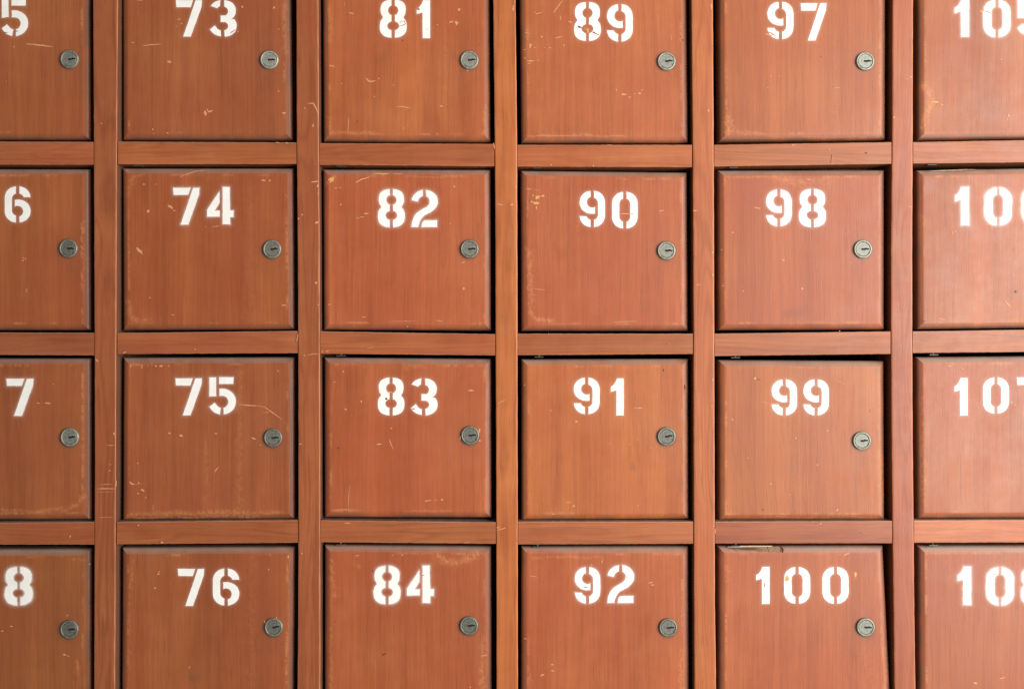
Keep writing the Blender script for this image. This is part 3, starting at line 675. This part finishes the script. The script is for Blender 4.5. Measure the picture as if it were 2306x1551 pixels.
def build_door(key, spray_pts):
    lt, lb, rt, rb, tl, tr, bl, br = DOORS[key]
    wd = ((rt + rb) - (lt + lb)) / 2 * S
    ht = ((bl + br) - (tl + tr)) / 2 * S
    ss, nr = ring_positions(wd, 0.0013)
    ts, _ = ring_positions(ht, 0.0013)
    ns, nt = len(ss), len(ts)
    Sg, Tg = np.meshgrid(ss, ts)          # rows = t
    X, Y, Z, PX, PY, Dd = door_surface(key, Sg, Tg)
    cx = X.mean()
    cz = Z.mean()
    cy = PANEL_Y
    V = np.stack([X - cx, Y - cy, Z - cz], -1).reshape(-1, 3)
    # soft wear and grime
    wear = np.zeros(PX.shape)
    grime_shade = np.zeros(PX.shape)
    n1 = fbm(PX / 9.0, PY / 9.0, SEED[key] + 31, 3)
    n2 = fbm(PX / 40.0, PY / 40.0, SEED[key] + 47, 2)
    n3 = fbm(PX / 3.0, PY / 14.0, SEED[key] + 53, 2)
    for tile, lst in SF.items():
        for pts, rad, st in lst:
            q = [tp(tile, *p) for p in pts]
            mx = sum(p[0] for p in q) / len(q)
            my = sum(p[1] for p in q) / len(q)
            if which_door(mx, my) != key:
                continue
            dd = seg_dist(PX + (n1 - .5) * 14, PY + (n2 - .5) * 14, q) / (rad * Z4 * 1.25)
            m = np.exp(-(dd / .9) ** 2) * abs(st) * .82
            if st > 0:
                wear = np.maximum(wear, m * np.clip(0.45 + 1.1 * n3, 0, 1))
            else:
                grime_shade = np.maximum(grime_shade, m)
    n4 = fbm(PX / 3.2, PY / 3.2, SEED[key] + 71, 2)
    wear = wear * np.clip((n4 - .30) * 3.4, .12, 1.05)
    # the arris round the flat panel is rubbed here and there
    arris = np.exp(-((Dd - 0.0078) / 0.0011) ** 2)
    wear = np.maximum(wear, arris * np.clip((n2 - 0.50) * 3.6, 0, .6) * np.clip((n4 * .6 + n1 * .4 - .36) * 5, 0, 1))
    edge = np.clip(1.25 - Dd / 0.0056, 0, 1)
    grime_shade = np.maximum(grime_shade, edge * np.clip(.50 + (n2 - .4) * 1.0, 0, .72))  # bevels: dirt plus painted shade, darkening towards the rim
    # contact shadow painted round the lock with some grime, and a faint smear where hands reach it
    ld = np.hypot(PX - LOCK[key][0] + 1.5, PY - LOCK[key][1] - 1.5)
    grime_shade = np.maximum(grime_shade, (.62 * np.exp(-(np.maximum(ld - 20.5, 0) / 3.2) ** 2) + .13 * np.exp(-(ld / 48) ** 2)) * np.clip(.5 + n1, 0, 1.1))
    spray = np.zeros(PX.shape)
    if len(spray_pts):
        a = SPRAY.get(key, 0.25)
        P = np.array(spray_pts)
        sel = (PX > P[:, 0].min() - 16) & (PX < P[:, 0].max() + 16) & (PY > P[:, 1].min() - 16) & (PY < P[:, 1].max() + 16)
        gx = PX[sel]
        gy = PY[sel]
        dm = np.full(gx.shape, 1e9)
        for i in range(0, len(P), 64):
            dm = np.minimum(dm, np.sqrt(((gx[:, None] - P[None, i:i + 64, 0]) ** 2 + (gy[:, None] - P[None, i:i + 64, 1]) ** 2).min(1)))
        spray[sel] = a * (0.60 * np.exp(-(dm / 2.0) ** 2) + 0.15 * np.exp(-(dm / 6.0) ** 2)) * np.clip(.4 + 1.1 * n1[sel], 0, 1.1)
    idx = np.arange(ns * nt).reshape(nt, ns)
    faces = []
    for j in range(nt - 1):
        for i in range(ns - 1):
            a_, b_, c_, d_ = idx[j, i], idx[j + 1, i], idx[j + 1, i + 1], idx[j, i + 1]
            ci = min(i, ns - 2 - i)
            cj = min(j, nt - 2 - j)
            if ci < nr and cj < nr:
                if (i < nr) == (j < nr):
                    faces += [(a_, b_, c_), (a_, c_, d_)]
                else:
                    faces += [(a_, b_, d_), (b_, c_, d_)]
            else:
                faces.append((a_, b_, c_, d_))
    per = list(idx[0, :-1]) + list(idx[:-1, -1]) + list(idx[-1, :0:-1]) + list(idx[:0:-1, 0])
    base = ns * nt
    back = V[per].copy()
    back[:, 1] = 0.018
    m = len(per)
    V2 = np.vstack([V, back])
    for i in range(m):
        j = (i + 1) % m
        faces.append((per[i], per[j], base + j, base + i))
    faces.append(tuple(range(base, base + m)))
    me = bpy.data.meshes.new("door")
    lens = np.array([len(f) for f in faces], dtype=np.int32)
    flat = np.fromiter((v for f in faces for v in f), dtype=np.int32, count=int(lens.sum()))
    starts = np.concatenate([[0], np.cumsum(lens)[:-1]]).astype(np.int32)
    me.vertices.add(len(V2))
    me.vertices.foreach_set("co", V2.astype(np.float32).ravel())
    me.loops.add(len(flat))
    me.loops.foreach_set("vertex_index", flat)
    me.polygons.add(len(faces))
    me.polygons.foreach_set("loop_start", starts)
    me.update(calc_edges=True)
    me.shade_smooth()
    # crisp mitres and a crisp rear edge
    ev = np.zeros(len(me.edges) * 2, dtype=np.int32)
    me.edges.foreach_get("vertices", ev)
    ev = ev.reshape(-1, 2)

    def on_mitre(v):
        j, i = v // ns, v % ns
        ci = np.minimum(i, ns - 1 - i)
        cj = np.minimum(j, nt - 1 - j)
        return (v < base) & (ci == cj) & (ci < nr - 2)
    j0, i0 = ev[:, 0] // ns, ev[:, 0] % ns
    j1, i1 = ev[:, 1] // ns, ev[:, 1] % ns
    sharp = on_mitre(ev[:, 0]) & on_mitre(ev[:, 1]) & (i0 != i1) & (j0 != j1)
    ring0 = lambda j, i, v: (v < base) & ((i == 0) | (j == 0) | (i == ns - 1) | (j == nt - 1))
    sharp |= ring0(j0, i0, ev[:, 0]) & ring0(j1, i1, ev[:, 1])
    sharp |= (ev[:, 0] >= base) & (ev[:, 1] >= base)
    at = me.attributes.new("sharp_edge", 'BOOLEAN', 'EDGE')
    at.data.foreach_set("value", sharp)
    z = np.zeros(m)
    set_attr(me, "wear", np.concatenate([wear.ravel(), z]))
    set_attr(me, "grime_shade", np.concatenate([grime_shade.ravel(), z + .5]))
    set_attr(me, "spray", np.concatenate([spray.ravel(), z]))
    return me, Vector((cx, cy, cz))


def mesh_from_polys(name, polys3d, thick, mats_idx=None):
    """each polygon is a thin film: front face plus a skirt going back"""
    verts = []
    faces = []
    mi = []
    for k, poly in enumerate(polys3d):
        n = len(poly)
        b0 = len(verts)
        verts += poly
        verts += [(x, y + thick, z) for x, y, z in poly]
        # front must face -Y
        ar = sum(poly[i][0] * poly[(i + 1) % n][2] - poly[(i + 1) % n][0] * poly[i][2] for i in range(n))
        order = list(range(n)) if ar > 0 else list(range(n - 1, -1, -1))
        faces.append([b0 + i for i in order])
        mi.append(mats_idx[k] if mats_idx else 0)
        for a in range(n):
            i, j = order[a], order[(a + 1) % n]
            faces.append([b0 + j, b0 + i, b0 + n + i, b0 + n + j])
            mi.append(mats_idx[k] if mats_idx else 0)
    me = new_mesh(name, verts, faces)
    me.polygons.foreach_set("material_index", mi)
    return me


def mark_polys():
    """all scratches and chips as pixel polygons, sorted by what they lie on"""
    out = {}
    for tile, lst in MK.items():
        for mk in lst:
            if mk[0] == 'l':
                _, pts, wdt = mk[:3]
                mi = mk[3] if len(mk) > 3 else 0
                pts = [tp(tile, *p) for p in pts]
                wdt *= Z4 * 0.5
                dense = []
                for (x0, y0), (x1, y1) in zip(pts[:-1], pts[1:]):
                    k = max(2, int(math.hypot(x1 - x0, y1 - y0) / 2.6))
                    dense += [(x0 + (x1 - x0) * i / k, y0 + (y1 - y0) * i / k) for i in range(k)]
                dense.append(pts[-1])
                n = len(dense)
                up, dn = [], []
                for i, (x, y) in enumerate(dense):
                    a = dense[max(0, i - 1)]
                    b = dense[min(n - 1, i + 1)]
                    L = math.hypot(b[0] - a[0], b[1] - a[1]) + 1e-6
                    nx, ny = -(b[1] - a[1]) / L, (b[0] - a[0]) / L
                    u = i / (n - 1)
                    hw = wdt * (0.25 + 0.75 * math.sin(math.pi * min(1, max(0, u * .9 + .05))))
                    up.append((x + nx * hw * R.uniform(.5, 1.25), y + ny * hw * R.uniform(.5, 1.25)))
                    dn.append((x - nx * hw * R.uniform(.5, 1.25), y - ny * hw * R.uniform(.5, 1.25)))
                polys = [up + dn[::-1]]
                mx = sum(p[0] for p in dense) / n
                my = sum(p[1] for p in dense) / n
            else:
                _, x, y, rx, ry = mk[:5]
                ang = math.radians(mk[5]) if len(mk) > 5 else R.uniform(-.2, .2)
                mi = mk[6] if len(mk) > 6 else 0
                mx, my = tp(tile, x, y)
                rx *= Z4
                ry *= Z4
                n = 9 if max(rx, ry) < 4 else 14
                poly = []
                for i in range(n):
                    a = 2 * math.pi * i / n
                    f = R.uniform(.55, 1.15)
                    ex, ey = rx * math.cos(a) * f, ry * math.sin(a) * f
                    poly.append((mx + ex * math.cos(ang) - ey * math.sin(ang), my + ex * math.sin(ang) + ey * math.cos(ang)))
                polys = [poly]
            key = which_door(mx, my)
            out.setdefault(key, []).extend((p, mi) for p in polys)
    return out


def board(name, parent, mat, rows, axis, depth, y0, tint, seed, rnd=0.0011):
    """a long board: rows = (lo, hi, along) in world units; the two front corners are eased"""
    verts = []
    wear = []
    grime_shade = []
    prof = [(0, depth, 0), (0, rnd * 2.6, 0), (0, rnd, 0), (rnd * .12, rnd * .5, .4), (rnd * .38, rnd * .2, .9), (rnd, 0, .15), (rnd * 2.2, 0, 0)]
    full = [(0, p) for p in prof] + [(1, p) for p in reversed(prof)]
    n = len(full)
    for (lo, hi, al) in rows:
        j = [R.uniform(-1, 1) * 0.00012 for _ in range(2)]
        for side, (o, dy, wv) in full:
            c = lo + o + j[0] if side == 0 else hi - o + j[1]
            verts.append((c, y0 + dy, al) if axis == 'Z' else (al, y0 + dy, c))
            wear.append(wv * R.uniform(.1, 1) ** 1.3)
            grime_shade.append((.46 if side == 0 else .78) if dy > rnd * 1.5 else (.55 if dy > rnd * .8 else 0))  # sides in the gaps darker than the front, unequally
    m = len(rows)
    faces = []
    for r in range(m - 1):
        for i in range(n):
            a, b = r * n + i, r * n + (i + 1) % n
            faces.append((a, b, b + n, a + n))
    faces.append(tuple(range(n - 1, -1, -1)))
    faces.append(tuple((m - 1) * n + i for i in range(n)))
    V = np.array(verts)
    c = (V.max(0) + V.min(0)) / 2
    V -= c
    me = new_mesh(name, V, faces, True)
    import bmesh
    bm = bmesh.new()
    bm.from_mesh(me)
    bmesh.ops.recalc_face_normals(bm, faces=bm.faces)
    bm.to_mesh(me)
    bm.free()
    me.set_sharp_from_angle(angle=math.radians(40))
    set_attr(me, "wear", wear)
    set_attr(me, "grime_shade", grime_shade)
    o = link(name, me, parent, [mat], Vector(c) - (parent.location if parent else Vector()))
    o["tint"] = tint
    o["seed"] = float(seed)
    return o


# ------------------------------------------------------------------ the frame
frame = link("locker_cabinet", None, None)
frame.location = W(1153, 1651, 0.03)
frame["label"] = "reddish brown wooden grid of posts and rails holding the numbered lockers"
frame["category"] = "cabinet"
for i in (-1, 0, 1, 2, 3, 4, 5):
    L_, R_ = POST_L[i]
    ys = np.linspace(-110, 1660, 96)
    le = np.interp(ys, YS, L_)
    re = np.interp(ys, YS, R_)
    rows = [(W(a, 0)[0], W(b, 0)[0], W(0, y)[2]) for a, b, y in zip(le, re, ys)]
    o = board("post", frame, M_POST, rows, 'Z', 0.030, 0.0, POST_TINT[i], 3.7 * i + 20)
    if i == 2:
        o["label"] = "paler orange post, the one between the columns starting 81 and 89"
for g, cols in RAILS.items():
    for c, (t0, t1, b0, b1) in enumerate(cols):
        lo = POST_L[c - 1][1]
        hi = POST_L[c][0]
        ym = (t0 + b0) / 2
        xl = np.interp(ym, YS, lo) + (2.3 if (c == 1) else .9)
        xr = np.interp(ym, YS, hi) - (1.5 if c == 3 else .9)
        xs = np.linspace(xl, xr, 46)
        u = np.linspace(0, 1, 46)
        rows = [(W(0, b0 + (b1 - b0) * k)[2], W(0, t0 + (t1 - t0) * k)[2], W(x, 0)[0]) for x, k in zip(xs, u)]
        rt = 1.0 + 0.12 * R.random()
        tint = (rt * .94, rt * R.uniform(.96, 1.07), rt * R.uniform(1.0, 1.14))
        if (g, c) in ((1, 3), (3, 5)):
            tint = (1.14, 1.2, 1.15)
        if (g, c) in ((3, 4), (2, 0)):
            tint = (.86, .88, 1.05)
        board("rail", frame, M_RAIL, rows, 'X', 0.0292, 0.0003 + 0.0003 * R.random() + (0.0004 if c == 1 else 0), tint, R.uniform(0, 60), 0.0007)

# ------------------------------------------------------------------ lock prototype
def lathe(profile, seg=40):
    verts = []
    faces = []
    n = len(profile)
    for k in range(seg):
        a = 2 * math.pi * k / seg
        for r, y in profile:
            verts.append((r * math.cos(a), y, r * math.sin(a)))
    for k in range(seg):
        k2 = (k + 1) % seg
        for i in range(n - 1):
            faces.append((k * n + i, k * n + i + 1, k2 * n + i + 1, k2 * n + i))
    return verts, faces


def recalc(me, angle=30):
    import bmesh
    bm = bmesh.new()
    bm.from_mesh(me)
    bmesh.ops.recalc_face_normals(bm, faces=bm.faces)
    bm.to_mesh(me)
    bm.free()
    me.shade_smooth()
    me.set_sharp_from_angle(angle=math.radians(angle))


MM = 0.001
bez = [(10.25, 0.6), (10.25, -1.3), (10.0, -1.9), (9.5, -2.25), (8.9, -2.3), (8.45, -2.15), (8.15, -1.75), (8.1, -0.2)]
v, f = lathe([(r * MM, y * MM) for r, y in bez], 44)
ME_BEZEL = new_mesh("lock_bezel", v, f)
recalc(ME_BEZEL, 45)
ME_BEZEL.materials.append(M_METAL)
KEYH = [(x * 1.24 - .3, y * 1.1) for x, y in [(-1.5, .0), (-1.1, .95), (1.9, 1.0), (2.3, 1.45), (3.6, 1.35), (4.3, .85), (5.6, .75), (6.0, .1), (5.5, -.55), (4.2, -.7), (2.2, -.85), (1.8, -1.25), (-.6, -1.2), (-1.2, -.8)]]


def plug_mesh():
    import bmesh
    bm = bmesh.new()
    seg = 40
    ring = [bm.verts.new((7.55 * MM * math.cos(2 * math.pi * k / seg), -1.95 * MM, 7.55 * MM * math.sin(2 * math.pi * k / seg))) for k in range(seg)]
    key = [bm.verts.new((x * MM, -1.95 * MM, y * MM)) for x, y in KEYH]
    ed = [bm.edges.new((ring[k], ring[(k + 1) % seg])) for k in range(seg)]
    ek = [bm.edges.new((key[k], key[(k + 1) % len(key)])) for k in range(len(key))]
    bmesh.ops.triangle_fill(bm, use_beauty=True, use_dissolve=False, edges=ed + ek)
    # rounded shoulder down into the groove
    prev = ring
    for r, y in ((7.85, -1.7), (7.9, -.2)):
        nxt = [bm.verts.new((r * MM * math.cos(2 * math.pi * k / seg), y * MM, r * MM * math.sin(2 * math.pi * k / seg))) for k in range(seg)]
        for k in range(seg):
            bm.faces.new((prev[k], prev[(k + 1) % seg], nxt[(k + 1) % seg], nxt[k]))
        prev = nxt
    low = [bm.verts.new((x * MM, -.6 * MM, y * MM)) for x, y in KEYH]
    n = len(KEYH)
    for k in range(n):
        bm.faces.new((key[k], key[(k + 1) % n], low[(k + 1) % n], low[k]))
    bmesh.ops.recalc_face_normals(bm, faces=bm.faces)
    me = bpy.data.meshes.new("plug")
    bm.to_mesh(me)
    bm.free()
    me.shade_smooth()
    me.set_sharp_from_angle(angle=math.radians(30))
    return me


ME_PLUG = plug_mesh()
ME_PLUG.materials.append(M_METAL)
ME_KEY = mesh_from_polys("keyway", [[(x * MM * 1.02, -.65 * MM, y * MM * 1.02) for x, y in KEYH]], .4 * MM)
ME_KEY.materials.append(M_KEY)

# hinge: a small leaf under the rail with its pin going down into the door
hv, hf = lathe([(0.0001, -.0026), (.0016, -.0026), (.0018, -.0022), (.0018, .003)], 12)
hv = [(x, z, y) for x, y, z in hv]
n0 = len(hv)
hv += [(sx * .0068, sy * .004, -.0026 - sz * .0011) for sx in (-1, 1) for sy in (-1, 1) for sz in (0, 1)]
hf += [tuple(n0 + i for i in q) for q in ((0, 1, 3, 2), (4, 6, 7, 5), (0, 4, 5, 1), (2, 3, 7, 6), (0, 2, 6, 4), (1, 5, 7, 3))]
ME_HINGE = new_mesh("hinge", hv, hf)
recalc(ME_HINGE, 35)
ME_HINGE.materials.append(M_METAL)

LABELS = {
    (0, 0): "wooden locker at the left edge with a pale horizontal scrape under its cut number",
    (0, 1): "wooden locker stencilled 73 with a bright steel keyhole and few scratches",
    (0, 2): "wooden locker stencilled 81 with a swirl scratched into its 8",
    (0, 3): "wooden locker stencilled 89 with many scratches and a slash across its 8",
    (0, 4): "wooden locker stencilled 97 with rubbed yellowish wood at its lower corner",
    (0, 5): "wooden locker stencilled 105 with a tan rubbed streak along its left side",
    (1, 0): "nearly unmarked wooden locker at the left edge, its cut number ending in a 6",
    (1, 1): "wooden locker stencilled 74 with pale paint chips beside its 7",
    (1, 2): "wooden locker stencilled 82 with tan scrapes along its top edge",
    (1, 3): "wooden locker stencilled 90 with a yellow gouge near its top corner",
    (1, 4): "pinkish wooden locker stencilled 98 with a rubbed orange top edge",
    (1, 5): "wooden locker stencilled 106 with blurred white overspray round its 0",
    (2, 0): "wooden locker at the left edge with a worn orange line along its bottom",
    (2, 1): "darker brown wooden locker stencilled 75 with a long scratch beside its 5",
    (2, 2): "wooden locker stencilled 83 with chipped wood round its keyhole",
    (2, 3): "orange striped wooden locker stencilled 91 with clean white digits",
    (2, 4): "orange wooden locker stencilled 99 with a wide black gap above its door",
    (2, 5): "pale pinkish wooden locker stencilled 107 with almost no scratches",
    (3, 0): "darkest wooden locker, at the left edge, with blurry grey-white paint on its 8",
    (3, 1): "dark streaky wooden locker stencilled 76 in cream paint",
    (3, 2): "wooden locker stencilled 84 with a worn pale arc at its top edge",
    (3, 3): "wooden locker stencilled 92 with soft edged paint on its 2",
    (3, 4): "wooden locker stencilled 100 with a splintered top edge and crooked door",
    (3, 5): "pale pinkish wooden locker stencilled 108 with blurred overspray round its 0",
}

MARKPOLYS = mark_polys()
HINGES = {(r, c) for r in (1, 2, 3) for c in (2, 3, 4, 5)} | {(1, 1)}


def compartment_mesh(key):
    """open box behind the door: back, two sides, top and bottom with real thickness"""
    r, c = key
    lt, lb, rt, rb, tl, tr, bl, br = DOORS[key]
    x0 = (min(lt, lb) - 1153 - 22) * S
    x1 = (max(rt, rb) - 1153 + 20) * S
    z1 = -(min(tl, tr) - 775.5 - 20) * S
    z0 = -(max(bl, br) - 775.5 + 20) * S
    cx, cz = (x0 + x1) / 2, (z0 + z1) / 2
    a, b = (x1 - x0) / 2, (z1 - z0) / 2
    th = 0.004
    verts = []
    for (p, q, y) in ((a, b, .0306), (a, b, .30), (a - th, b - th, .0306), (a - th, b - th, .296)):
        verts += [(-p, y, -q), (p, y, -q), (p, y, q), (-p, y, q)]
    F = [(4, 5, 6, 7), (12, 13, 14, 15)]
    for k in range(4):
        j = (k + 1) % 4
        F += [(k, j, 4 + j, 4 + k), (8 + k, 12 + k, 12 + j, 8 + j), (k, 8 + k, 8 + j, j)]
    me = new_mesh("compartment", verts, F)
    recalc(me, 30)
    return me, Vector((cx, 0, ZC + cz))


def surf_point(key, px, py, lift, plane=PANEL_Y):
    s, t = door_st(key, px, py, plane)
    x, y, z, _, _, _ = door_surface(key, np.array([s]), np.array([t]))
    return (float(x[0]), float(y[0]) - lift, float(z[0]))


for key in DOORS:
    num = NUM[key]
    lt, lb, rt, rb, tl, tr, bl, br = DOORS[key]
    root = link("locker", None, None)
    root.location = W((lb + rb) / 2, (bl + br) / 2, PANEL_Y + 0.02)
    root["label"] = LABELS[key]
    root["category"] = "locker"
    root["group"] = "numbered wooden lockers in the wall of lockers"
    base = root.location.copy()
    polys = []
    spray_pts = []
    for ch, box in zip(num, DIG[key]):
        pp = digit_polys(ch, box)
        polys.append((ch, pp))
        for p in pp:
            spray_pts += refine(p, 2.0)
    me, c = build_door(key, spray_pts)
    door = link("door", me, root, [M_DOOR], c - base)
    door["tint"] = tuple(v * (.95, .97, 1.09, 1.07, 1.0, .93)[key[1]] for v in DOOR_TINT[key])  # column factors put the wall's uneven light into the door colour
    door["seed"] = float(SEED[key]) * 0.37
    # painted digits
    for ch, pp in polys:
        p3 = [[surf_point(key, x, y, 0.00012) for x, y in p] for p in pp]
        al = np.array([q for p in p3 for q in p])
        cc = (al.max(0) + al.min(0)) / 2
        p3 = [[tuple(np.array(q) - cc) for q in p] for p in p3]
        dm = mesh_from_polys("painted_digit", p3, 0.00011)
        link("painted_digit", dm, door, [M_WHITE], Vector(cc) - c)
    # scratches and chips
    mp = MARKPOLYS.get(key, [])
    if mp:
        p3 = []
        mi = []
        for k, (p, m_) in enumerate(mp):
            pts = [(min(max(x, min(lt, lb) + 1), max(rt, rb) - 1), y) for x, y in p]
            p3.append([tuple(Vector(surf_point(key, x, y, 0.00020 + 0.000004 * k)) - c) for x, y in pts])
            mi.append(m_)
        sm = mesh_from_polys("scratches", p3, 0.0001, mi)
        so = link("scratches", sm, door, MARKS, (0, 0, 0))
        so["kind"] = "stuff"
    # lock
    lx, ly = LOCK[key]
    p = Vector(surf_point(key, lx, ly, 0.0, PANEL_Y - 0.002))
    lk = link("lock", ME_BEZEL, root, [], p - base)
    rot = math.radians(R.choice([-4, -2, 0, 2, 3, 5, 8]))
    lk.rotation_euler = (0, -rot, 0)
    lk.scale = (1.0, 1.0, 1.0)
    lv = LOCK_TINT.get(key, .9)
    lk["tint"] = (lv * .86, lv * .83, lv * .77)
    pl = link("plug", ME_PLUG, lk, [])
    pv = lv * R.uniform(.58, .76)
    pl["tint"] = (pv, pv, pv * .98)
    kw = link("keyway", ME_KEY, lk, [])
    # compartment behind
    cm, cc = compartment_mesh(key)
    link("compartment", cm, root, [M_INSIDE], cc - base)
    if key in HINGES:
        h = link("hinge", ME_HINGE, root, [])
        hx = lt + 36 + R.uniform(-4, 4)
        a = RAILS[key[0]][key[1]]
        yb = a[2] + (a[3] - a[2]) * .1
        h.location = Vector(W(hx, yb, 0.008)) - base + Vector((0, 0, 0.0004))
        h["tint"] = (.30, .30, .29)
        h.scale = (.72, .8, .8)

# ------------------------------------------------------------------ broken edges
def splinter(key, pts, lift, name, label):
    door = [o for o in COL.objects if o.name.split('.')[0] == "door" and o.parent and o.parent["label"] == LABELS[key]][0]
    c = Vector(door.location) + door.parent.location
    polys = [[tuple(Vector(surf_point(key, x, y, l)) - c) for x, y, l in p] for p, _ in pts]
    me = mesh_from_polys(name, polys, 0.0006, [m - 1 for _, m in pts])
    o = link(name, me, door, [M_GREY, M_TAN, M_PALE, M_DIRT], (0, 0, 0))
    return o


splinter((3, 4), [
    ([(1637, 1233, .0012), (1641, 1229.6, .0016), (1672, 1230, .0018), (1700, 1229.8, .0018), (1727, 1229.9, .0016), (1729, 1240.5, .0006), (1712, 1242.4, .0005), (1701, 1238.5, .0006), (1690, 1240, .0006), (1668, 1238.5, .0006), (1661, 1241, .0006), (1650, 1236, .0007)], 1),
    ([(1730, 1231.4, .0016), (1757, 1230.8, .0014), (1761, 1237, .001), (1758, 1243, .0006), (1731, 1241.8, .0007)], 1),
    ([(1757.5, 1229.6, .0019), (1762, 1231, .0019), (1765.6, 1237, .0013), (1763.2, 1243.6, .0010), (1761.4, 1243, .0010), (1763.2, 1237.4, .0013)], 4),
    ([(1638, 1231.5, .0026), (1660, 1229.4, .0028), (1700, 1229.0, .0028), (1741, 1229.2, .0028), (1738, 1231, .0024), (1690, 1231.4, .0023), (1655, 1232.2, .0023)], 3),
    ([(1640, 1234.5, .0021), (1676, 1232.9, .0022), (1712, 1233.4, .0022), (1700, 1235, .002), (1660, 1235.6, .002)], 4),
    ([(1668, 1237.0, .0014), (1684, 1236.3, .0014), (1722, 1237.6, .0014), (1698, 1238.2, .0013)], 4),
], 0, "splintered_edge", "")
splinter((1, 5), [([(2086, 386, .0008), (2096, 384.6, .0014), (2140, 383.8, .0016), (2176, 381.6, .0020), (2222, 380.8, .0018), (2180, 384.6, .0012), (2140, 386.4, .0010)], 1),
    ([(2090, 385, .0020), (2120, 383.4, .0024), (2172, 380.6, .0028), (2200, 380.4, .0026), (2150, 383.2, .002)], 3)], 0, "splintered_edge", "")

# ------------------------------------------------------------------ marks on the frame
p3 = []
mi = []
for k, (p, m_) in enumerate(MARKPOLYS.get(None, [])):
    q = []
    for x, y in p:
        # keep each mark on the board it lies on
        q.append(tuple(Vector(W(x, y, -0.00010 - 0.000003 * k)) - frame.location))
    p3.append(q)
    mi.append(m_)
fm = mesh_from_polys("scratches", p3, 0.0006, mi)
fo = link("scratches", fm, frame, MARKS, (0, 0, 0))
fo["kind"] = "stuff"
